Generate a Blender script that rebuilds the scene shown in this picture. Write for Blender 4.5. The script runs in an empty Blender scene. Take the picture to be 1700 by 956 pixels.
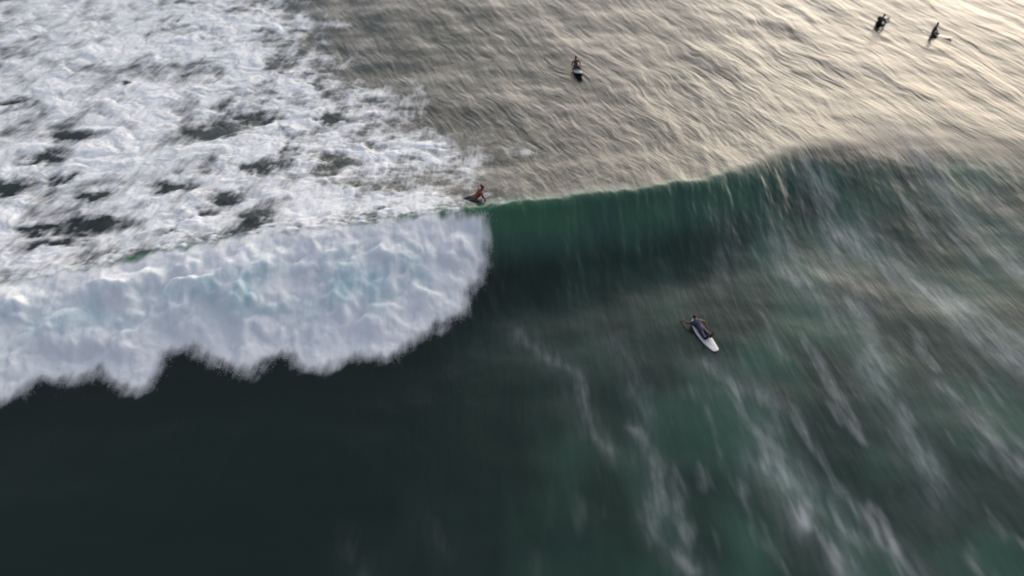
import bpy, math, random
import numpy as np
from mathutils import Vector, Matrix

R = math.radians
random.seed(4)
scene = bpy.context.scene
C = scene.collection

# ------------------------------------------------------------------ camera, sky, sun, exposure
W, H = 1700.0, 956.0
FPX = 1150.0
PITCH = R(47.0)
CAM = Vector((0.0, 0.0, 20.0))
cam_d = bpy.data.cameras.new('camera')
cam = bpy.data.objects.new('camera', cam_d)
C.objects.link(cam)
cam.location = CAM
cam.rotation_euler = (R(90) - PITCH, 0, 0)
cam_d.sensor_width = 36.0
cam_d.lens = 36.0 * FPX / W
cam_d.clip_start = 0.1
cam_d.clip_end = 12000
cam_d.dof.use_dof = True
cam_d.dof.focus_distance = 29.5
cam_d.dof.aperture_fstop = 0.085
scene.camera = cam

SUN_EL, SUN_AZ = R(13.0), R(38.0)
world = bpy.data.worlds.new('World')
scene.world = world
world.use_nodes = True
wn = world.node_tree
wn.nodes.clear()
wo = wn.nodes.new('ShaderNodeOutputWorld')
bg = wn.nodes.new('ShaderNodeBackground')
sky = wn.nodes.new('ShaderNodeTexSky')
sky.sky_type = 'NISHITA'
sky.sun_disc = False
sky.sun_elevation = SUN_EL
sky.sun_rotation = SUN_AZ
sky.air_density = 1.6
sky.dust_density = 4.0
sky.ozone_density = 2.0
wn.links.new(sky.outputs[0], bg.inputs[0])
bg.inputs[1].default_value = 0.08
# thin evening cloud over the clear sky: lavender grey, pale and warm round the low sun
tc = wn.nodes.new('ShaderNodeTexCoord')
dot = wn.nodes.new('ShaderNodeVectorMath'); dot.operation = 'DOT_PRODUCT'
sq = wn.nodes.new('ShaderNodeVectorMath'); sq.operation = 'MULTIPLY'; sq.inputs[1].default_value = (1, 1, 1.85)   # glow lies low along the horizon
nr = wn.nodes.new('ShaderNodeVectorMath'); nr.operation = 'NORMALIZE'
wn.links.new(tc.outputs['Generated'], sq.inputs[0]); wn.links.new(sq.outputs[0], nr.inputs[0]); wn.links.new(nr.outputs[0], dot.inputs[0])
dot.inputs[1].default_value = (math.sin(R(29)) * math.cos(R(11)), math.cos(R(29)) * math.cos(R(11)), math.sin(R(11)))
cr = wn.nodes.new('ShaderNodeValToRGB')
wn.links.new(dot.outputs['Value'], cr.inputs[0])
e = cr.color_ramp.elements
cr.color_ramp.interpolation = 'EASE'
e[0].position = 0.0; e[0].color = (.068, .073, .088, 1)
e[1].position = 1.0; e[1].color = (.95, .85, .70, 1)
for p_, c_ in ((.45, (.078, .084, .098, 1)), (.62, (.20, .21, .225, 1)), (.79, (.60, .555, .52, 1)), (.92, (.92, .82, .72, 1))):
    q = e.new(p_); q.color = c_
cn = wn.nodes.new('ShaderNodeTexNoise')
mpw = wn.nodes.new('ShaderNodeMapping'); mpw.inputs['Scale'].default_value = (1, 1, 3)
wn.links.new(tc.outputs['Generated'], mpw.inputs[0]); wn.links.new(mpw.outputs[0], cn.inputs['Vector'])
cn.inputs['Scale'].default_value = 2.6; cn.inputs['Detail'].default_value = 5
mr = wn.nodes.new('ShaderNodeMapRange'); wn.links.new(cn.outputs['Fac'], mr.inputs[0])
mr.inputs[1].default_value = .3; mr.inputs[2].default_value = .7; mr.inputs[3].default_value = 3.0; mr.inputs[4].default_value = 5.4
bg2 = wn.nodes.new('ShaderNodeBackground')
wn.links.new(cr.outputs[0], bg2.inputs[0]); wn.links.new(mr.outputs[0], bg2.inputs[1])
ms = wn.nodes.new('ShaderNodeMixShader'); ms.inputs[0].default_value = .8
wn.links.new(bg.outputs[0], ms.inputs[1]); wn.links.new(bg2.outputs[0], ms.inputs[2])
wn.links.new(ms.outputs[0], wo.inputs[0])

sun_d = bpy.data.lights.new('sun', 'SUN')
sun = bpy.data.objects.new('sun', sun_d)
C.objects.link(sun)
sun_d.energy = 0.5
sun_d.angle = R(40.0)
sun_d.color = (1.0, 0.87, 0.74)
sdir = Vector((math.sin(SUN_AZ) * math.cos(SUN_EL), math.cos(SUN_AZ) * math.cos(SUN_EL), math.sin(SUN_EL)))
sun.rotation_euler = sdir.to_track_quat('Z', 'Y').to_euler()
sun.location = sdir * 200

vs = scene.view_settings
vs.view_transform = 'Standard'
vs.look = 'None'
vs.gamma = 1.0
vs.use_curve_mapping = False
vs.exposure = 0.58
scene.render.engine = 'CYCLES'
scene.cycles.filter_width = 1.6

# ------------------------------------------------------------------ photo pixel -> point in the place
_R = cam.rotation_euler.to_matrix()


def at(px, py, z=0.0):
    d = _R @ Vector(((px - W / 2) / FPX, -(py - H / 2) / FPX, -1.0))
    t = (z - CAM.z) / d.z
    return CAM + d * t


# ------------------------------------------------------------------ numpy noise
def _hash(ix, iy, seed):
    h = (ix.astype(np.int64) * 374761393 + iy.astype(np.int64) * 668265263 + seed * 974634541) & 0xFFFFFFFF
    h = ((h ^ (h >> 13)) * 1274126177) & 0xFFFFFFFF
    return (h ^ (h >> 16)) & 0xFFFF


def perlin(x, y, seed=0):
    x0 = np.floor(x); y0 = np.floor(y)
    fx = x - x0; fy = y - y0
    u = fx * fx * fx * (fx * (fx * 6 - 15) + 10)
    v = fy * fy * fy * (fy * (fy * 6 - 15) + 10)

    def g(ix, iy, dx, dy):
        a = _hash(ix, iy, seed) * (2 * math.pi / 65536.0)
        return np.cos(a) * dx + np.sin(a) * dy
    n00 = g(x0, y0, fx, fy); n10 = g(x0 + 1, y0, fx - 1, fy)
    n01 = g(x0, y0 + 1, fx, fy - 1); n11 = g(x0 + 1, y0 + 1, fx - 1, fy - 1)
    return 1.5 * ((n00 * (1 - u) + n10 * u) * (1 - v) + (n01 * (1 - u) + n11 * u) * v)


def fbm(x, y, seed=0, octv=4, gain=0.5, lac=2.03):
    s = np.zeros_like(x); a = 1.0; f = 1.0; t = 0
    for i in range(octv):
        s += a * perlin(x * f + 17.3 * i, y * f - 9.1 * i, seed + i); t += a
        a *= gain; f *= lac
    return s / t


def billow(x, y, seed=0, octv=4, gain=0.5):
    s = np.zeros_like(x); a = 1.0; f = 1.0; t = 0
    for i in range(octv):
        s += a * (np.sqrt(perlin(x * f + 5.7 * i, y * f + 3.1 * i, seed + i) ** 2 + .012) - .1); t += a
        a *= gain; f *= 2.1
    return s / t


def sstep(a, b, x):
    t = np.clip((x - a) / (b - a), 0, 1)
    return t * t * (3 - 2 * t)


def interp_poly(pts, x):
    p = sorted(pts)
    return np.interp(x, [q[0] for q in p], [q[1] for q in p])


# ------------------------------------------------------------------ the wave
CREST_PX = [(-700, 600, .9), (-300, 530, 1.1), (0, 478, 1.3), (200, 440, 1.5), (400, 398, 1.7), (600, 375, 1.85),
            (800, 345, 1.95), (1000, 326, 1.9), (1200, 296, 1.6), (1320, 258, 1.15), (1500, 236, .75),
            (1700, 250, .5), (2000, 275, .4)]
_cw = [at(a, b, z) for a, b, z in CREST_PX]
CREST = [(p.x, p.y) for p in _cw]
CREST_A = [(p.x, z) for p, (a, b, z) in zip(_cw, CREST_PX)]

TOE_PX = [(-400, 800, 0), (-200, 735, 0), (0, 672, 0), (45, 655, 0), (75, 632, 0), (120, 640, 0), (165, 622, 0), (210, 648, 0),
          (250, 646, 0), (278, 598, 0), (325, 588, 0), (365, 612, 0), (415, 622, 0), (470, 592, 0), (520, 618, 0), (585, 592, 0),
          (645, 600, 0), (690, 562, 0.1), (735, 538, .15), (768, 520, .2), (776, 482, .4), (800, 468, .5), (807, 430, .9),
          (806, 390, 1.4), (805, 352, 1.85)]
TOE = [at(*p) for p in TOE_PX]
TOE = [(p.x, p.y) for p in TOE]
ROLL = TOE + [(CREST[i][0], CREST[i][1] + .35) for i in (5, 4, 3, 2, 1, 0)] + [(CREST[0][0] - 10, CREST[0][1]), (TOE[0][0] - 10, TOE[0][1])]


def seg_dist(x, y, pts, closed=False, width=None):
    """distance to a polyline and (if closed) whether inside"""
    d = np.full(x.shape, 1e9); n = len(pts)
    inside = np.zeros(x.shape, bool)
    for i in range(n if closed else n - 1):
        ax, ay = pts[i]; bx, by = pts[(i + 1) % n]
        dx, dy = bx - ax, by - ay
        L = dx * dx + dy * dy + 1e-9
        t = np.clip(((x - ax) * dx + (y - ay) * dy) / L, 0, 1)
        d = np.minimum(d, np.hypot(x - ax - t * dx, y - ay - t * dy))
        if closed:
            c = ((ay > y) != (by > y)) & (x < (bx - ax) * (y - ay) / (by - ay + 1e-12) + ax)
            inside ^= c
    return (np.where(inside, d, -d)) if closed else d


def smooth_interp(pts, x):
    o = 0
    for k in (-1.2, -.6, 0, .6, 1.2):
        o = o + interp_poly(pts, x + k)
    return o / 5


POLE = at(830, -350, 0)


def streak(x, y):
    dx = x - POLE.x; dy = POLE.y - y
    r = np.hypot(dx, dy); a = np.arctan2(dx, dy)
    return r, a * 75.0


def fields(x, y):
    x = np.asarray(x, float); y = np.asarray(y, float)
    u, v = streak(x, y)
    far = np.clip((np.maximum(np.abs(x) - 45, 0) + np.maximum(y - 62, 0) + np.maximum(2 - y, 0)) / 30, 0, 1)
    yc = smooth_interp(CREST, x) + .35 * fbm(x / 3.0, y * 0, 3, 3) + .20 * fbm(x / .6, y / 1.5, 5, 3)
    A = smooth_interp(CREST_A, x)
    s = y - yc
    left = sstep(0.5, -3.5, x)                       # 1 where the wave has broken
    Lf = 4.2 + 2.6 * left + 5.5 * sstep(7, 24, x) + .9 * fbm(x / 3.5, y * 0, 7, 2)
    uf = np.clip(-s / Lf, 0, 1)
    front = np.where(s < 0, (1 - uf) ** 2.0, 1 + 2.0 * s / Lf)
    back = np.exp(-np.maximum(s, 0) / 8.0) * .85 + .15 * np.exp(-(np.maximum(s, 0) / 12) ** 2)
    back = np.where(s < 0, 1 + .16 * np.abs(s), back)
    kk = .16 + .55 * sstep(6, 18, x)                                         # rounded crest: smooth minimum of face and back
    hh = np.clip(.5 + .5 * (back - front) / kk, 0, 1)
    z = A * (back * (1 - hh) + front * hh - kk * hh * (1 - hh))
    z -= .06 * A * np.exp(-((s + Lf * .95) / 2.6) ** 2)
    # broad swell left over in front and behind
    calmf = .45 + .1 * sstep(-2, 1, s)
    sw = (.16 * fbm(x / 7.0, y / 4.0, 11, 3) + .10 * fbm(v / 3.2, u / 6.5, 15, 3)) * calmf
    z += sw
    # roll of whitewater
    wx = x + .22 * fbm(x / .9, y / .9, 21, 2); wy = y + .38 * fbm(x / .75, y / 1.3, 25, 3)
    d = seg_dist(wx, wy, ROLL, True) + .10 * fbm(v / .3, u / 1.1, 28, 3, .6)
    near = (d > -3)
    roll = sstep(-.05, .25, d)
    bul = sstep(-.15, 1.6, d) * .45
    wv = .5 * fbm(x / 1.5, y / 1.5, 29, 3)
    b1 = billow(x / 2.9 + wv, y / 2.7 - wv, 31, 2, .35)
    b2 = billow(x / .8 + b1 + wv, y / 1.3 + wv, 35, 4, .5)
    calm = sstep(-.15, .35, fbm(x / 2.2, y / 1.8, 37, 2))       # sheets of smooth falling water between the puffs
    fluff = fbm(v / .16, u / .5, 39, 3)
    zroll = bul * (1 + 1.0 * (b1 - .35)) + sstep(0, .8, d) * (.44 * b1 * (1 - .35 * calm) + .07 * b2 * (1 - calm) + .10 * fbm(v / 1.1, u / 2.2, 36, 2) - .16) + sstep(-.1, .5, d) * (.014 * fluff + .030 * fbm(x / .28, y / .30, 40, 3, .6))
    topfade = sstep(.6, -1.2, s)
    zr = np.where(d > -.15, zroll * (.25 + .75 * topfade), 0)
    z += zr

    # -------- foam carpet behind the wave
    edge = [(at(*q)) for q in [(430, -200, 0), (455, -20, 0), (500, 70, 0), (570, 130, 0), (655, 190, 0), (720, 240, .2), (765, 275, .5), (800, 312, 1.2), (812, 345, 1.8)]]
    ex = interp_poly([(p.y, p.x) for p in edge], y)
    dd = (ex + 1.0 - x) + 1.0 * fbm(x / 2.6, y / 2.2, 51, 4) + .5 * fbm(v / .5, u / 1.6, 55, 3)
    behind = sstep(-1.2, .3, s)
    cov = sstep(-1.3, 1.0, dd) * .14 + sstep(-1.0, 5.0, dd) * .30 + sstep(1.0, 16, dd) * .16
    xq = x + .9 * fbm(x / 2.2, y / 2.2, 58, 3); yq = y + .9 * fbm(x / 2.2, y / 2.2, 59, 3)
    pat = fbm(xq / 3.4, yq / 2.8, 61, 3, .5) + .50 * fbm(xq / 1.3, yq / 1.3, 67, 2, .5) + .22 * fbm(v / .5, u / 1.6, 68, 2)
    web = 1 - 2.2 * np.abs(fbm(x / 1.3, y / 1.0, 71, 4, .55))
    carpet = cov - .02 + .52 * pat + .26 * web * sstep(-1, 2, dd) * sstep(16, 2, dd) + .08 * web
    holes = [(380, 205, 30, 18), (350, 225, 30, 10), (440, 200, 28, 10), (485, 265, 24, 16), (440, 298, 34, 12), (290, 327, 30, 8), (75, 268, 30, 14),
             (10, 318, 34, 16), (110, 303, 30, 8), (165, 392, 40, 12), (345, 384, 26, 8), (75, 395, 30, 8),
             (303, 404, 12, 10), (600, 240, 20, 22), (545, 205, 20, 10), (555, 285, 22, 20), (390, 352, 20, 10), (160, 338, 30, 6),
             (455, 105, 14, 8), (205, 135, 10, 5), (15, 165, 30, 6), (120, 225, 30, 6), (530, 140, 8, 12), (440, 395, 22, 14), (110, 425, 40, 6)]
    xw = x + .6 * fbm(x / .9, y / .7, 81, 4); yw = y + .6 * fbm(x / .9, y / .7, 87, 4)
    hb = np.clip(.95 + 1.1 * fbm(x / .7, y / .6, 83, 3, .6), .1, 1.5)
    for (hx, hy, rx, ry) in holes:
        p = at(hx, hy, .3); sc = (p - at(hx + 1, hy, .3)).length; sy = (p - at(hx, hy + 1, .3)).length
        q = ((xw - p.x) / (rx * sc)) ** 2 + ((yw - p.y) / (ry * sy)) ** 2
        carpet -= .66 * np.exp(-q * .8) * hb
    lace = np.exp(-((s - .5) / .8) ** 2) * sstep(-24, -12, x) * sstep(2.5, 0, x)
    carpet -= lace * (.30 * np.clip(1.2 - 3.2 * np.abs(fbm(x / .8, y / .6, 151, 3, .6)), 0, 1) + .22 * fbm(x / .3, y / .25, 155, 3))
    carpet = np.where(dd > -2.5, carpet, -1) * 1.0
    carpet = carpet * behind + (1 - behind) * -1.0
    # bumpy relief inside the carpet
    cz = sstep(.3, .8, carpet) * behind
    z += cz * (.26 * billow(xq / 1.5, yq / 1.4, 91, 3) + .025 * fbm(v / .25, u / .9, 95, 2)) * sstep(-1, 2, dd) * (1 - roll)

    # -------- trails of foam in front and on the shoulder
    TR = [([(1460, 215), (1500, 250), (1548, 292), (1590, 360), (1640, 410), (1720, 455)], .26, .55),
          ([(1400, 385), (1450, 420), (1500, 450), (1580, 510), (1640, 560), (1720, 618)], .34, .75),
          ([(1330, 290), (1372, 360), (1405, 440), (1432, 520), (1450, 580), (1480, 640)], .20, .50),
          ([(1440, 600), (1500, 690), (1530, 760), (1570, 820)], .28, .55),
          ([(1560, 640), (1620, 690), (1680, 760), (1730, 800)], .20, .55),
          ([(1170, 600), (1240, 640), (1292, 672), (1278, 720), (1300, 762)], .24, .45),
          ([(1345, 850), (1385, 905), (1420, 970)], .30, .5),
          ([(858, 545), (900, 580), (942, 612), (966, 670), (980, 715), (1012, 742)], .16, .30),
          ([(1060, 705), (1090, 770), (1094, 830), (1110, 890), (1152, 945)], .15, .55),
          ([(1420, 880), (1480, 910), (1520, 960)], .25, .45),
          ([(1010, 560), (1060, 620), (1080, 700)], .2, .2),
          ([(1280, 400), (1340, 470), (1400, 520)], .35, .35),
          ([(1600, 500), (1660, 540), (1730, 580)], .3, .5),
          ([(1190, 370), (1225, 420)], .3, .12), ([(1286, 768), (1318, 812), (1350, 860)], .27, .95),
          ([(1640, 330), (1690, 380), (1740, 420)], .3, .3),
          ([(715, 860), (735, 920)], .2, .08), ([(590, 900), (600, 960)], .2, .08)]
    trail = np.zeros_like(x)
    tw = .8 * fbm(x / 1.6, y / 1.9, 101, 3)
    brk = .66 + .75 * fbm(v / .45, u / 1.9, 105, 3)
    for pts, w_, st in TR:
        q = [at(a, b, .15) for a, b in pts]
        dt = seg_dist(x + tw * .6, y + tw * .3, [(p.x, p.y) for p in q])
        trail = np.maximum(trail, st * (np.exp(-(dt / (w_ * 1.25)) ** 2) * .62 + .34 * np.exp(-(dt / (w_ * 3.6)) ** 2)))
    trail = .40 * trail * np.clip(brk, 0, 1.4) * (1 - .9 * sstep(.5, 1.5, s) * sstep(0, 4, s))
    # milky aerated water in front on the right
    fr = sstep(.3, -1.5, s)
    mr = sstep(-5.0, 8.5, x + .25 * (12 - y) + 2.2 * fbm(x / 4, y / 4, 111, 3))
    milk_glow = fr * mr * np.clip(.52 + 1.15 * fbm(x / 3.2 , y / 3.6, 115, 2) + .30 * fbm(v / .9, u / 4, 117, 3), .27, .9)
    milk_glow = milk_glow + .10 * fr + .16 * sstep(-.5, 1.5, s) * (.6 + .8 * np.clip(fbm(x / 5, y / 4, 119, 3), -.5, .7)) + 1.5 * sstep(1.0, .2, s) * sstep(-2.4, -.4, s) * sstep(16, 8, x) * (1 - .3 * sstep(-2, 6, x))  # last term: backlit glow of the thin crest, painted in as greener water
    flow = fr * mr * sstep(2, 9, x + .6 * (14 - y)) * sstep(.12, .5, fbm(v / .7, u / 3.2, 121, 3) + .35 * fbm(x / 3, y / 3, 125, 2)) * .13 + fr * sstep(.15, .6, fbm(v / .3, u / 3.0, 123, 3)) * .0

    foam = np.maximum(carpet, np.clip(.42 + d * 1.15, -.2, 1.15))
    foam = np.maximum(foam, -.2)
    # lip foam along the crest of the broken wave
    

    # -------- ripples: wind chop with long crests
    open_ = sstep(-.2, 2.2, s) * (1 - sstep(.35, .7, foam))
    rr = sstep(-6, 18, x)
    k = 1.0
    ca = .40 * x - .917 * y; cb = .917 * x + .40 * y
    wb = .8 * fbm(x / 4, y / 5, 127, 3) + .22 * fbm(x / 1.2, y / 1.6, 128, 2)
    ch = (.070 * fbm((cb + wb) / 1.7, ca / 6.0, 131, 2) + .040 * fbm((cb + wb) / .62, ca / 3.8, 133, 3, .62) * (.7 + .3 * rr)
          + .010 * fbm((cb + wb) / .24, ca / 1.5, 137, 2) + .010 * fbm(x / 1.5, y / 1.2, 139, 3) + .13 * fbm(cb / 5, ca / 9, 138, 2))
    ch2 = .010 * fbm(x / 1.1, y / .9, 141, 3, .5) + .007 * fbm(v / .5, u / 3.5, 145, 3)
    z += ch * open_ * .68 * (.45 + .55 * sstep(1.5, 7, s)) + ch2 * (1 - open_) * (1 - roll) * .7
    z *= (1 - far)
    return dict(z=z, foam=foam * (1 - far), trail=np.clip(trail + flow, 0, 1) * (1 - far), milk_glow=np.clip(milk_glow, 0, 1.6), roll=sstep(.9, 3.0, d) * sstep(3.0, -.5, s), d=d, s=s, u=u, v=v, dd=dd, ca=ca, cb=cb + .5 * wb, open=open_)


def height(x, y):
    return float(fields(np.array([x]), np.array([y]))['z'][0])


def on_water(px, py, dz=0.0):
    z = 0.0
    for _ in range(8):
        p = at(px, py, z + dz)
        z = height(p.x, p.y)
    return at(px, py, z + dz), z


def grow(start, step, to, f=1.28):
    o = []; p = start; q = step
    while abs(p) < abs(to) and len(o) < 60:
        q *= f; p += math.copysign(q, to); o.append(p)
    return o


DX = 0.05
xs = list(np.arange(-38, 38.001, DX))
xs = list(reversed(grow(-38, DX, -5000))) + xs + grow(38, DX, 5000)
ys = []; p = 5.0
while p < 52:
    ys.append(p); p += .035 + .045 * (p - 5) / 47
ys = list(reversed(grow(5.0, .035, -5000))) + ys + grow(ys[-1], .08, 6000)
xs = np.array(xs); ys = np.array(ys)
GX, GY = np.meshgrid(xs, ys)
nx, ny = len(xs), len(ys)
F = fields(GX.ravel(), GY.ravel())
Z = F['z'].reshape(ny, nx)
gy_, gx_ = np.gradient(Z, ys, xs)
NRM = np.stack([-gx_.ravel(), -gy_.ravel(), np.ones(nx * ny)], 1)
NRM /= np.linalg.norm(NRM, axis=1)[:, None]
CO = np.stack([GX.ravel(), GY.ravel(), Z.ravel()], 1)
idx = np.arange(nx * ny).reshape(ny, nx)
quads = np.stack([idx[:-1, :-1].ravel(), idx[:-1, 1:].ravel(), idx[1:, 1:].ravel(), idx[1:, :-1].ravel()], 1)


def grid_object(name, sel, mat):
    q = quads[sel]
    used, inv = np.unique(q.ravel(), return_inverse=True)
    me = bpy.data.meshes.new(name)
    me.vertices.add(len(used)); me.vertices.foreach_set('co', CO[used].astype(np.float32).ravel())
    n = len(q)
    me.loops.add(n * 4); me.loops.foreach_set('vertex_index', inv.astype(np.int32).ravel())
    me.polygons.add(n); me.polygons.foreach_set('loop_start', np.arange(0, n * 4, 4, dtype=np.int32))
    me.update(calc_edges=True)
    me.polygons.foreach_set('use_smooth', np.ones(n, bool))
    for a in ('foam', 'trail', 'milk_glow', 'roll', 'open'):
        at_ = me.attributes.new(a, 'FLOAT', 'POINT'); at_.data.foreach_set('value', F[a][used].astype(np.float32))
    at_ = me.attributes.new('streak', 'FLOAT_VECTOR', 'POINT')
    sv = np.stack([F['u'][used], F['v'][used], np.zeros(len(used))], 1).astype(np.float32)
    at_.data.foreach_set('vector', sv.ravel())
    at_ = me.attributes.new('chop', 'FLOAT_VECTOR', 'POINT')
    sv = np.stack([F['ca'][used], F['cb'][used], np.zeros(len(used))], 1).astype(np.float32)
    at_.data.foreach_set('vector', sv.ravel())
    me.normals_split_custom_set_from_vertices(NRM[used].astype(np.float32))
    me.materials.append(mat)
    o = bpy.data.objects.new(name, me); C.objects.link(o)
    return o


# ------------------------------------------------------------------ water and foam material
class NT:
    def __init__(s, name):
        s.m = bpy.data.materials.new(name); s.m.use_nodes = True
        s.t = s.m.node_tree; s.t.nodes.clear()
        s.out = s.t.nodes.new('ShaderNodeOutputMaterial')

    def n(s, typ, **kw):
        o = s.t.nodes.new(typ)
        for k, v in kw.items():
            setattr(o, k, v)
        return o

    def l(s, a, b):
        s.t.links.new(a, b)

    def math(s, op, a, b=None, c=None, clamp=False):
        o = s.n('ShaderNodeMath', operation=op, use_clamp=clamp)
        for i, q in enumerate((a, b, c)):
            if q is None: continue
            if isinstance(q, (int, float)): o.inputs[i].default_value = q
            else: s.l(q, o.inputs[i])
        return o.outputs[0]

    def attr(s, name, vec=False):
        o = s.n('ShaderNodeAttribute', attribute_name=name)
        return o.outputs['Vector'] if vec else o.outputs['Fac']

    def noise(s, vec, scale, detail=4, rough=.55, stretch=None, dist=0.0):
        if stretch:
            mp = s.n('ShaderNodeMapping'); mp.inputs['Scale'].default_value = stretch
            s.l(vec, mp.inputs['Vector']); vec = mp.outputs[0]
        o = s.n('ShaderNodeTexNoise'); s.l(vec, o.inputs['Vector'])
        o.inputs['Scale'].default_value = scale; o.inputs['Detail'].default_value = detail
        o.inputs['Roughness'].default_value = rough; o.inputs['Distortion'].default_value = dist
        return o.outputs['Fac']

    def ramp(s, v, a, b, c=0.0, d=1.0):
        o = s.n('ShaderNodeMapRange', interpolation_type='SMOOTHSTEP')
        s.l(v, o.inputs[0])
        for i, q in enumerate((a, b, c, d)): o.inputs[i + 1].default_value = q
        return o.outputs[0]

    def mix(s, f, a, b):
        o = s.n('ShaderNodeMix', data_type='RGBA')
        if isinstance(f, (int, float)): o.inputs[0].default_value = f
        else: s.l(f, o.inputs[0])
        for i, q in ((6, a), (7, b)):
            if isinstance(q, tuple): o.inputs[i].default_value = q + (1,)
            else: s.l(q, o.inputs[i])
        return o.outputs[2]


def sea_material():
    t = NT('sea_water_and_foam')
    geo = t.n('ShaderNodeNewGeometry'); pos = geo.outputs['Position']
    st = t.attr('streak', True)
    foam = t.attr('foam'); trail = t.attr('trail'); milk_glow = t.attr('milk_glow'); roll = t.attr('roll')
    nA = t.noise(pos, 1.1, 5, .5)
    nB = t.noise(st, 1.0, 5, .6, (1.2, 5.0, 1))          # wisps drawn out along the drift
    nC = t.noise(st, 1.0, 4, .6, (1.1, 6.0, 1))
    # foam coverage
    a = t.math('MULTIPLY', t.math('SUBTRACT', nA, .5), .7)
    b = t.math('MULTIPLY', t.math('SUBTRACT', nB, .5), .55)
    f = t.math('ADD', t.math('ADD', foam, a), b)
    cover = t.ramp(f, .10, .80)
    tr = t.math('MULTIPLY', trail, t.ramp(nC, .28, .68, .35, 1.35))
    cover = t.math('MAXIMUM', cover, t.math('MINIMUM', tr, .85), clamp=True)
    # foam colour: white bubbles, thinner aerated foam is blue green
    nT = t.noise(pos, .55, 4, .6)
    nT2 = t.noise(st, 1.0, 4, .6, (.5, 2.4, 1))
    thin = t.ramp(t.math('ADD', nT, t.math('MULTIPLY', nT2, .7)), .62, .98)
    fc = t.mix(t.math('MULTIPLY', thin, t.math('ADD', t.math('MULTIPLY', roll, .90), .12)), (.80, .81, .84), (.46, .63, .67))
    foam_b = t.n('ShaderNodeBsdfPrincipled')
    t.l(fc, foam_b.inputs['Base Color'])
    foam_b.inputs['Roughness'].default_value = .8
    foam_b.inputs['Subsurface Weight'].default_value = .7
    foam_b.inputs['Subsurface Radius'].default_value = (.9, 1.0, 1.1)
    foam_b.inputs['Subsurface Scale'].default_value = .35
    foam_b.inputs['Specular IOR Level'].default_value = .2
    bf = t.n('ShaderNodeBump'); bf.inputs['Strength'].default_value = .38; bf.inputs['Distance'].default_value = .08
    t.l(t.math('ADD', nB, t.noise(pos, 5.0, 5, .7)), bf.inputs['Height'])
    t.l(bf.outputs[0], foam_b.inputs['Normal'])
    # water colour
    wc = t.mix(milk_glow, (.0018, .0065, .0060), (.027, .072, .054))
    wc = t.mix(t.ramp(milk_glow, .95, 1.6), wc, (.034, .112, .062))  # emerald below the lip: light coming through the crest, put into the base colour
    wat = t.n('ShaderNodeBsdfPrincipled')
    t.l(wc, wat.inputs['Base Color'])
    wat.inputs['Roughness'].default_value = .24
    wat.inputs['IOR'].default_value = 1.33
    bw = t.n('ShaderNodeBump'); bw.inputs['Strength'].default_value = .4; bw.inputs['Distance'].default_value = .05
    op = t.attr('open'); ch = t.attr('chop', True)
    hN = t.math('ADD', t.math('MULTIPLY', t.noise(ch, 1.0, 3, .55, (1.0, 3.6, 1), .3), t.math('MULTIPLY', op, 1.3)),
                t.math('MULTIPLY', t.noise(st, 1.0, 3, .6, (.6, 4.0, 1), .3), t.math('SUBTRACT', .75, t.math('MULTIPLY', op, .6))))
    t.l(hN, bw.inputs['Height'])
    t.l(bw.outputs[0], wat.inputs['Normal'])
    mx = t.n('ShaderNodeMixShader')
    t.l(cover, mx.inputs[0]); t.l(wat.outputs[0], mx.inputs[1]); t.l(foam_b.outputs[0], mx.inputs[2])
    t.l(mx.outputs[0], t.out.inputs[0])
    return t.m


SEA = sea_material()
qf = F['foam'][quads].mean(1); qr = (F['d'][quads].mean(1) > .08)
qs = F['s'][quads].mean(1)
is_roll = qr & (qf > .4)
is_carpet = (~is_roll) & (qf > .42)
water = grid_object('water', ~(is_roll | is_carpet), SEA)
water['kind'] = 'structure'; water['label'] = 'dark green sea with a breaking wave and rippled swell'
wwr = grid_object('whitewater', is_roll, SEA)
wwr['kind'] = 'stuff'; wwr['label'] = 'tumbling roll of whitewater at the front of the broken wave'; wwr['category'] = 'whitewater'
fm = grid_object('sea_foam', is_carpet, SEA)
fm['kind'] = 'stuff'; fm['label'] = 'patchy white foam spread over the water behind the broken wave'; fm['category'] = 'foam'


# ------------------------------------------------------------------ surfers and boards
def simple_mat(name, col, rough=.5, noise=.12, scale=14.0, spec=.4):
    t = NT(name)
    tc_ = t.n('ShaderNodeTexCoord')
    nz = t.noise(tc_.outputs['Object'], scale, 3, .55)
    dark = tuple(c * (1 - noise) for c in col); lite = tuple(min(1, c * (1 + noise)) for c in col)
    b = t.n('ShaderNodeBsdfPrincipled')
    t.l(t.mix(t.ramp(nz, .35, .65), dark, lite), b.inputs['Base Color'])
    b.inputs['Roughness'].default_value = rough
    b.inputs['Specular IOR Level'].default_value = spec
    t.l(b.outputs[0], t.out.inputs[0])
    return t.m


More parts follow.
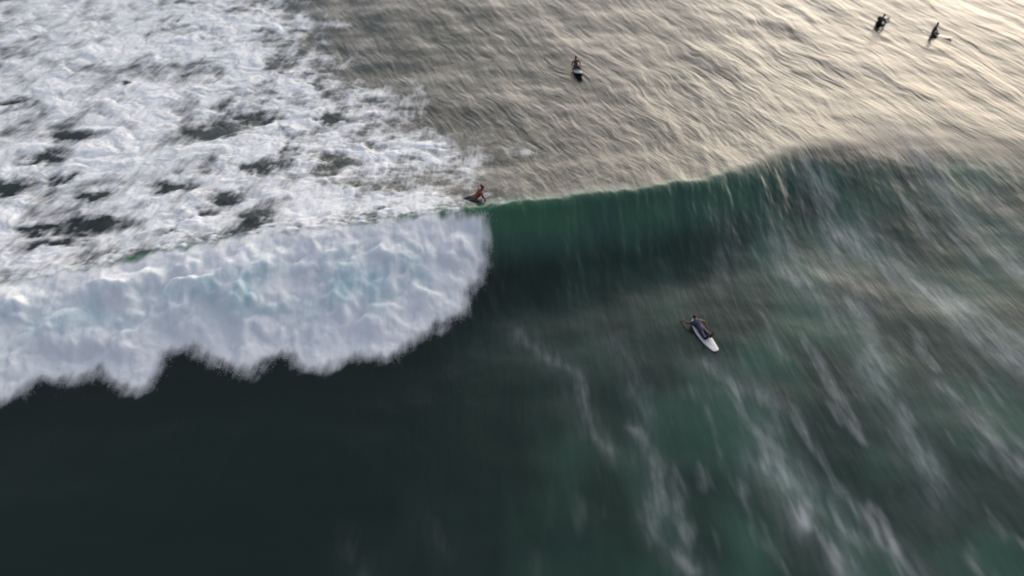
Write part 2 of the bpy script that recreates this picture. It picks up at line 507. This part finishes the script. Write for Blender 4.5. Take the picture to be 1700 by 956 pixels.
M = dict(
    skin=simple_mat('tanned_wet_skin', (.16, .045, .030), .38),
    skin_b=simple_mat('brown_wet_skin', (.17, .07, .04), .38),
    hair=simple_mat('dark_wet_hair', (.012, .009, .007), .4, .3, 60),
    black=simple_mat('black_neoprene', (.012, .012, .014), .55, .25, 20),
    plum=simple_mat('dark_plum_neoprene', (.030, .018, .026), .55, .25, 20),
    navy=simple_mat('navy_neoprene', (.012, .016, .055), .5, .25, 20),
    trunks=simple_mat('dark_grey_board_shorts', (.030, .035, .050), .7, .2, 25),
    white=simple_mat('white_board_resin', (.74, .73, .74), .22, .05, 5),
    blue=simple_mat('pale_blue_board_resin', (.22, .29, .36), .25, .06, 5),
    cream=simple_mat('cream_board_resin', (.30, .28, .25), .25, .06, 5),
    grey=simple_mat('weathered_grey_board_resin', (.20, .19, .20), .5, .12, 4),
    wood=simple_mat('stringer_wood', (.25, .15, .08), .5, .2, 10),
    fin=simple_mat('dark_fin_plastic', (.03, .03, .035), .3, .1, 10),
    eye=simple_mat('eye_white', (.6, .58, .55), .2, .02, 10),
)


def link(name, me, mat, parent=None):
    o = bpy.data.objects.new(name, me); C.objects.link(o)
    if not me.materials: me.materials.append(mat)
    if parent: o.parent = parent
    return o


def skin(name, chains, grow_=0.0, levels=2):
    """chains: list of (verts [(co, radius)], edges); every chain is its own island, rooted at its first vertex"""
    me = bpy.data.meshes.new(name)
    V, E, Rd, roots = [], [], [], []
    for vv, ee in chains:
        o = len(V); roots.append(o)
        V += [v[0] for v in vv]; Rd += [v[1] for v in vv]
        E += [(a + o, b + o) for a, b in ee]
    me.from_pydata(V, E, [])
    ob = bpy.data.objects.new(name, me); C.objects.link(ob)
    md = ob.modifiers.new('skin', 'SKIN'); md.use_smooth_shade = True
    for i, d_ in enumerate(me.skin_vertices[0].data):
        r = Rd[i]
        r = (r, r) if isinstance(r, (int, float)) else r
        d_.radius = (r[0] + grow_, r[1] + grow_)
        d_.use_root = i in roots
    sb = ob.modifiers.new('sub', 'SUBSURF'); sb.levels = levels; sb.render_levels = levels
    bpy.context.view_layer.update()
    ev = ob.evaluated_get(bpy.context.evaluated_depsgraph_get())
    out = bpy.data.meshes.new_from_object(ev)
    bpy.data.objects.remove(ob)
    out.name = name
    for p in out.polygons: p.use_smooth = True
    return out


def hand_chains(wrist, dirv, side, down):
    """palm plus four curled fingers of unequal length and a thumb leaving the side of the palm"""
    w = Vector(wrist); f = Vector(dirv).normalized(); dn = Vector(down).normalized()
    a = f.cross(dn).normalized() * side
    ch = [([(tuple(w), .026), (tuple(w + f * .045), (.034, .02)), (tuple(w + f * .085), (.036, .017))], [(0, 1), (1, 2)])]
    for k, ln in enumerate((.066, .076, .071, .056)):
        b = w + f * .08 + a * (.030 - .020 * k)
        ch.append(([(tuple(b - f * .02), .009), (tuple(b + f * ln * .5 + dn * .006), .009), (tuple(b + f * ln * .8 + dn * .018), .008),
                    (tuple(b + f * ln + dn * .034), .007)], [(0, 1), (1, 2), (2, 3)]))
    b = w + f * .025 + a * .026
    ch.append(([(tuple(b), .011), (tuple(b + f * .028 + a * .026), .011), (tuple(b + f * .06 + a * .034 + dn * .01), .009)], [(0, 1), (1, 2)]))
    return ch


def person(J, mats, label, loc, rot, wear):
    g = J.get
    vv = [(J['pelvis'], (.135, .105)), (J['belly'], (.125, .095)), (J['chest'], (.150, .11)), (J['neck'], .055), (J['jaw'], (.062, .070)), (J['skull'], (.078, .092))]
    ee = [(0, 1), (1, 2), (2, 3), (3, 4), (4, 5)]
    body_limbs = []
    for s_ in ('l', 'r'):
        b = len(vv)
        vv += [(J['shoulder_' + s_], .062), (J['elbow_' + s_], .042), (J['wrist_' + s_], .027)]
        ee += [(2, b), (b, b + 1), (b + 1, b + 2)]
        b = len(vv)
        vv += [(J['hip_' + s_], .092), (J['knee_' + s_], .058), (J['ankle_' + s_], .036), (J['toe_' + s_], (.036, .022))]
        ee += [(0, b), (b, b + 1), (b + 1, b + 2), (b + 2, b + 3)]
    ch = [(vv, ee)]
    for s_, sg in (('l', 1), ('r', -1)):
        w = Vector(J['wrist_' + s_]); e_ = Vector(J['elbow_' + s_])
        ch += hand_chains(w, (w - e_).normalized() + Vector(J.get('hand_bias', (0, .6, 0))), sg, (0, 0, -1))
    sk, jw = Vector(J['skull']), Vector(J['jaw'])
    upv = (sk - jw).normalized(); fw = Vector(J['face']).normalized(); rt = fw.cross(upv).normalized()
    fc = jw + upv * .045
    ch.append(([(tuple(fc + fw * .06), .014), (tuple(fc + fw * .092 - upv * .018), .012)], [(0, 1)]))          # nose
    for q in (1, -1):
        ch.append(([(tuple(fc + rt * q * .068), .012), (tuple(fc + rt * q * .082 + upv * .02 - fw * .012), .014)], [(0, 1)]))   # ears
    ch.append(([(tuple(fc + fw * .066 - upv * .052 - rt * .02), .008), (tuple(fc + fw * .073 - upv * .052), .009), (tuple(fc + fw * .066 - upv * .052 + rt * .02), .008)], [(0, 1), (1, 2)]))  # lips
    body = link('person', skin('person', ch), M[mats['skin']])
    body.location = loc; body.rotation_euler = rot
    body['label'] = label; body['category'] = 'surfer'; body['group'] = 'surfers in the water'
    # hair: a cap over the top and back of the skull
    hc = sk + upv * .022 - fw * .018
    hv = [(tuple(hc + fw * .045 + upv * .012), (.058, .05)), (tuple(hc), (.088, .088)), (tuple(hc - fw * .03 - upv * .05), (.078, .07))]
    link('hair', skin('hair', [(hv, [(0, 1), (1, 2)])]), M['hair'], body)
    for q in (1, -1):
        c = fc + fw * .074 + rt * q * .03 + upv * .02
        link('eye', skin('eye', [([(tuple(c), .010), (tuple(c + fw * .004), .009)], [(0, 1)])]), M['eye'], body)
    G = .020
    if wear == 'suit':
        wv = [(J['pelvis'], (.135, .105)), (J['belly'], (.125, .095)), (J['chest'], (.150, .11)), (tuple((Vector(J['chest']) * .25 + Vector(J['neck']) * .75)), .062)]
        we = [(0, 1), (1, 2), (2, 3)]
        for s_ in ('l', 'r'):
            b = len(wv)
            el, wr = Vector(J['elbow_' + s_]), Vector(J['wrist_' + s_])
            if mats.get('sleeves') == 'short':
                sh = Vector(J['shoulder_' + s_])
                wv += [(J['shoulder_' + s_], .062), (tuple(sh.lerp(el, .55)), .052)]; we += [(2, b), (b, b + 1)]
            else:
                wv += [(J['shoulder_' + s_], .062), (J['elbow_' + s_], .042), (tuple(el.lerp(wr, .92)), .029)]; we += [(2, b), (b, b + 1), (b + 1, b + 2)]
            b = len(wv)
            kn, an = Vector(J['knee_' + s_]), Vector(J['ankle_' + s_])
            wv += [(J['hip_' + s_], .092), (J['knee_' + s_], .058), (tuple(kn.lerp(an, .92)), .038)]; we += [(0, b), (b, b + 1), (b + 1, b + 2)]
        link('wetsuit', skin('wetsuit', [(wv, we)], G), M[mats['wear']], body)
    else:
        wv = [(tuple(Vector(J['pelvis']).lerp(Vector(J['belly']), .35)), (.132, .10)), (J['pelvis'], (.135, .105))]; we = [(0, 1)]
        for s_ in ('l', 'r'):
            b = len(wv); hp, kn = Vector(J['hip_' + s_]), Vector(J['knee_' + s_])
            wv += [(tuple(hp), .094), (tuple(hp.lerp(kn, .85)), .078)]; we += [(1, b), (b, b + 1)]
        link('shorts', skin('shorts', [(wv, we)], .012), M[mats['wear']], body)
    return body


def board(L, Wd, T, mat, label, loc, rot, stringer=True):
    """outline, rocker and rounded rails lofted from nose (+y) to tail (-y)"""
    NS, NR = 34, 20
    V, Fc = [], []
    for i in range(NS + 1):
        t = i / NS
        y = -L / 2 + L * (1 - math.cos(math.pi * t)) / 2
        q = (y + L / 2) / L
        if q < .45: w = Wd / 2 * (.50 + .50 * math.sin(min(1, q / .45) * math.pi / 2)) * min(1, math.sqrt(max(q, 0) / .03 + .02))
        else: w = Wd / 2 * math.sqrt(max(0, 1 - ((q - .45) / .55) ** 2.3))
        w = max(w, .004)
        th = T * (.25 + .75 * math.sin(math.pi * min(max(q, .03), .97)) ** .6)
        rk = .13 * max(0, (q - .55) / .45) ** 2 + .045 * max(0, (.3 - q) / .3) ** 2
        for k in range(NR):
            a = 2 * math.pi * k / NR
            cx, cz = math.cos(a), math.sin(a)
            V.append((w * math.copysign(abs(cx) ** .8, cx), y, rk + th / 2 * math.copysign(abs(cz) ** .9, cz)))
    for i in range(NS):
        for k in range(NR):
            a, b = i * NR + k, i * NR + (k + 1) % NR
            Fc.append((a, b, b + NR, a + NR))
    Fc.append(tuple(reversed(range(NR)))); Fc.append(tuple(NS * NR + k for k in range(NR)))
    me = bpy.data.meshes.new('surfboard'); me.from_pydata(V, [], Fc); me.update()
    for p in me.polygons: p.use_smooth = True
    o = link('surfboard', me, M[mat])
    o.location = loc; o.rotation_euler = rot
    o['label'] = label; o['category'] = 'surfboard'; o['group'] = 'surfboards in the water'
    if stringer:
        sv, sf = [], []
        for i in range(1, NS):
            c = V[i * NR + NR // 4]; z = c[2] + .002
            sv += [(-.004, c[1], z - .003), (-.004, c[1], z), (.004, c[1], z), (.004, c[1], z - .003)]
        for i in range(NS - 2):
            b = i * 4; sf += [(b, b + 1, b + 5, b + 4), (b + 1, b + 2, b + 6, b + 5), (b + 2, b + 3, b + 7, b + 6)]
        m2 = bpy.data.meshes.new('stringer'); m2.from_pydata(sv, [], sf); m2.update()
        link('stringer', m2, M['wood'], o)
    for fx, fy in ((0, .12), (.13, .28), (-.13, .28)):
        y0 = -L / 2 + fy; b = .0
        prof = [(0, 0), (.11, 0), (.07, -.05), (.01, -.115), (-.02, -.12), (-.005, -.06)]
        vv = [(fx + sx * (.004 if j < 2 else .002), y0 + p_[0], .0 - T * .2 + p_[1]) for sx in (-1, 1) for j, p_ in enumerate(prof)]
        n = len(prof)
        ff = [tuple(range(n)), tuple(reversed(range(n, 2 * n)))] + [(k, k + n, (k + 1) % n + n, (k + 1) % n) for k in range(n)]
        m3 = bpy.data.meshes.new('fin'); m3.from_pydata(vv, [], ff); m3.update()
        link('fin', m3, M['fin'], o)
    return o


def both(d):
    o = {}
    for k, v in d.items():
        if k.endswith('_'):
            o[k + 'l'] = (-v[0], v[1], v[2]); o[k + 'r'] = v
        else: o[k] = v
    return o


SIT = both({'pelvis': (0, 0, .12), 'belly': (0, .0, .30), 'chest': (0, .03, .49), 'neck': (0, .05, .63), 'jaw': (0, .085, .70), 'skull': (0, .075, .80), 'face': (0, 1, 0),
            'shoulder_': (.185, .03, .55), 'elbow_': (.27, .07, .31), 'wrist_': (.17, .27, .17),
            'hip_': (.10, .03, .10), 'knee_': (.31, .38, .03), 'ankle_': (.33, .36, -.38), 'toe_': (.34, .50, -.43)})
SIT_TURN = dict(SIT, skull=(.03, .06, .80), jaw=(.03, .08, .70), face=(.8, .6, 0), elbow_r=(.33, -.02, .33), wrist_r=(.36, .10, .08))
SIT_LEAN = dict(SIT, chest=(0, .10, .46), neck=(0, .17, .58), jaw=(0, .22, .64), skull=(0, .23, .74), face=(0, 1, -.2),
                shoulder_l=(-.19, .11, .52), shoulder_r=(.19, .11, .52), elbow_l=(-.32, .22, .30), elbow_r=(.32, .22, .30), wrist_l=(-.24, .42, .10), wrist_r=(.24, .42, .10))
PROP = both({'pelvis': (0, 0, .12), 'belly': (0, .17, .17), 'chest': (0, .33, .31), 'neck': (0, .42, .44), 'jaw': (0, .47, .50), 'skull': (0, .475, .605), 'face': (0, 1, .1),
             'shoulder_': (.185, .33, .37), 'elbow_': (.25, .36, .19), 'wrist_': (.20, .44, .06),
             'hip_': (.095, -.04, .11), 'knee_': (.12, -.48, .09), 'ankle_': (.11, -.88, .09), 'toe_': (.11, -1.02, .06)})
PADDLE = both({'pelvis': (0, 0, .12), 'belly': (0, .18, .13), 'chest': (0, .38, .17), 'neck': (0, .53, .24), 'jaw': (0, .61, .27), 'skull': (0, .62, .37), 'face': (0, 1, .1),
               'shoulder_': (.185, .41, .20), 'elbow_': (.36, .58, .12), 'wrist_': (.34, .84, .03),
               'hip_': (.095, -.04, .11), 'knee_': (.12, -.46, .09), 'ankle_': (.10, -.56, .42), 'toe_': (.10, -.54, .57)})
PADDLE['elbow_r'] = (.40, .36, .08); PADDLE['wrist_r'] = (.42, .12, -.04)


def yaw_px(a, b, z):
    """heading from one photo point to another along the water"""
    p, q = at(a[0], a[1], z), at(b[0], b[1], z)
    return math.atan2(-(q.x - p.x), q.y - p.y)


def rotated(loc, yaw, off):
    c, s_ = math.cos(yaw), math.sin(yaw)
    return Vector((loc[0] + c * off[0] - s_ * off[1], loc[1] + s_ * off[0] + c * off[1], loc[2] + off[2]))


def seated(px, py, yaw, pose, mats, wear, plabel, bmat, blabel, tilt=(0, 0), nose=.10, L=1.95):
    p, z = on_water(px, py, .05)
    base = Vector((p.x, p.y, z - .02))
    b = board(L, .52, .065, bmat, blabel, rotated(base, yaw, (0, .30, -.01 + .30 * nose)), (nose, 0, yaw))
    o = person(pose, mats, plabel, base, (tilt[0], tilt[1], yaw), wear)
    o.scale = (.86,) * 3; b.scale = (.9,) * 3
    return o


seated(956.5, 111, math.pi + .12, SIT, dict(skin='skin_b', wear='trunks'), 'shorts',
       'bare chested surfer sitting upright on a pale blue board in the calmer water', 'blue',
       'pale blue surfboard under the bare chested sitting surfer', tilt=(0, .10), nose=.20)
seated(1458, 40, -.9, SIT_LEAN, dict(skin='skin', wear='black'), 'suit',
       'surfer in black wetsuit sitting in the glittering water, farther left of the dark pair', 'grey',
       'grey surfboard under the surfer in black', tilt=(0, .12), nose=.02)
seated(1548, 55, math.pi + .9, SIT_TURN, dict(skin='skin', wear='plum'), 'suit',
       'surfer in dark plum wetsuit sitting nearest the top right corner', 'cream',
       'cream surfboard under the surfer in dark plum wetsuit', tilt=(0, -.08), nose=.03)

# rider lying on the lip with his chest raised
p, z = on_water(787, 326, .1)
yw = -R(72)
base = Vector((p.x, p.y, z - .13))
board(1.55, .50, .06, 'white', 'white surfboard buried in foam under the rider on the lip', rotated(base, yw, (0, -.10, -.02)), (.16, 0, yw))
person(PROP, dict(skin='skin', wear='trunks'), 'bare backed surfer with chest raised where the whitewater meets the green face', base + Vector((0, 0, .03)), (.16, 0, yw), 'shorts')

# paddler in front of the wave
p, z = on_water(1169, 557, .05)
yw = yaw_px((1192, 584), (1146, 528), z)
base = Vector((p.x, p.y, z + .03))
board(1.8, .50, .065, 'white', 'white surfboard under the paddling surfer in navy', base, (.02, 0, yw)).scale = (.88,) * 3
person(PADDLE, dict(skin='skin', wear='navy', sleeves='short'), 'surfer in navy wetsuit lying flat and paddling in front of the wave', rotated(base, yw, (0, .20, .03)), (0, 0, yw), 'suit').scale = (.88,) * 3


# ------------------------------------------------------------------ spray thrown off the whitewater
rng = np.random.default_rng(8)


def spray(name, label, P, size, dirs):
    n = len(P)
    o6 = np.array([(1, 0, 0), (-1, 0, 0), (0, 1, 0), (0, -1, 0), (0, 0, 1), (0, 0, -1)], float)
    f8 = np.array([(0, 2, 4), (2, 1, 4), (1, 3, 4), (3, 0, 4), (2, 0, 5), (1, 2, 5), (3, 1, 5), (0, 3, 5)])
    V = P[:, None, :] + o6[None] * size[:, None, None] * .6
    V[:, 2] += dirs * size[:, None] * 1.0; V[:, 3] -= dirs * size[:, None] * 1.0
    me = bpy.data.meshes.new(name)
    me.vertices.add(n * 6); me.vertices.foreach_set('co', V.reshape(-1).astype(np.float32))
    Fa = (f8[None] + (np.arange(n) * 6)[:, None, None]).reshape(-1, 3)
    me.loops.add(len(Fa) * 3); me.loops.foreach_set('vertex_index', Fa.reshape(-1).astype(np.int32))
    me.polygons.add(len(Fa)); me.polygons.foreach_set('loop_start', np.arange(0, len(Fa) * 3, 3, dtype=np.int32))
    me.update(calc_edges=True)
    o = link(name, me, M['froth'])
    o['kind'] = 'stuff'; o['label'] = label; o['category'] = 'spray'
    return o


M['froth'] = simple_mat('white_froth', (.72, .72, .77), .85, .05, 8, .2)
n = 15000
T_ = np.array(TOE); seg = T_[1:] - T_[:-1]; ln = np.hypot(*seg.T); cum = np.concatenate([[0], np.cumsum(ln)])
q = rng.uniform(0, cum[-1], n); i_ = np.clip(np.searchsorted(cum, q) - 1, 0, len(ln) - 1)
base_ = T_[i_] + seg[i_] * ((q - cum[i_]) / ln[i_])[:, None]
nrm = np.stack([seg[i_][:, 1], -seg[i_][:, 0]], 1) / ln[i_][:, None]
clump = .25 + .75 * sstep(-.3, .3, fbm(q / .5, q * 0, 201, 3))
off = rng.normal(-.02, .18, n) * clump
xy = base_ + nrm * off[:, None] + rng.normal(0, .03, (n, 2))
hz = fields(xy[:, 0], xy[:, 1])['z']
P = np.concatenate([xy, (hz + .01 + rng.exponential(.06, n) * clump)[:, None]], 1)
uu = np.stack([xy[:, 0] - POLE.x, xy[:, 1] - POLE.y, np.zeros(n)], 1); uu /= np.linalg.norm(uu, axis=1)[:, None]
spray('sea_spray', 'fine white spray flying off the toe of the whitewater', P, rng.uniform(.006, .022, n), uu * .9 + np.array([0, 0, -.3]))
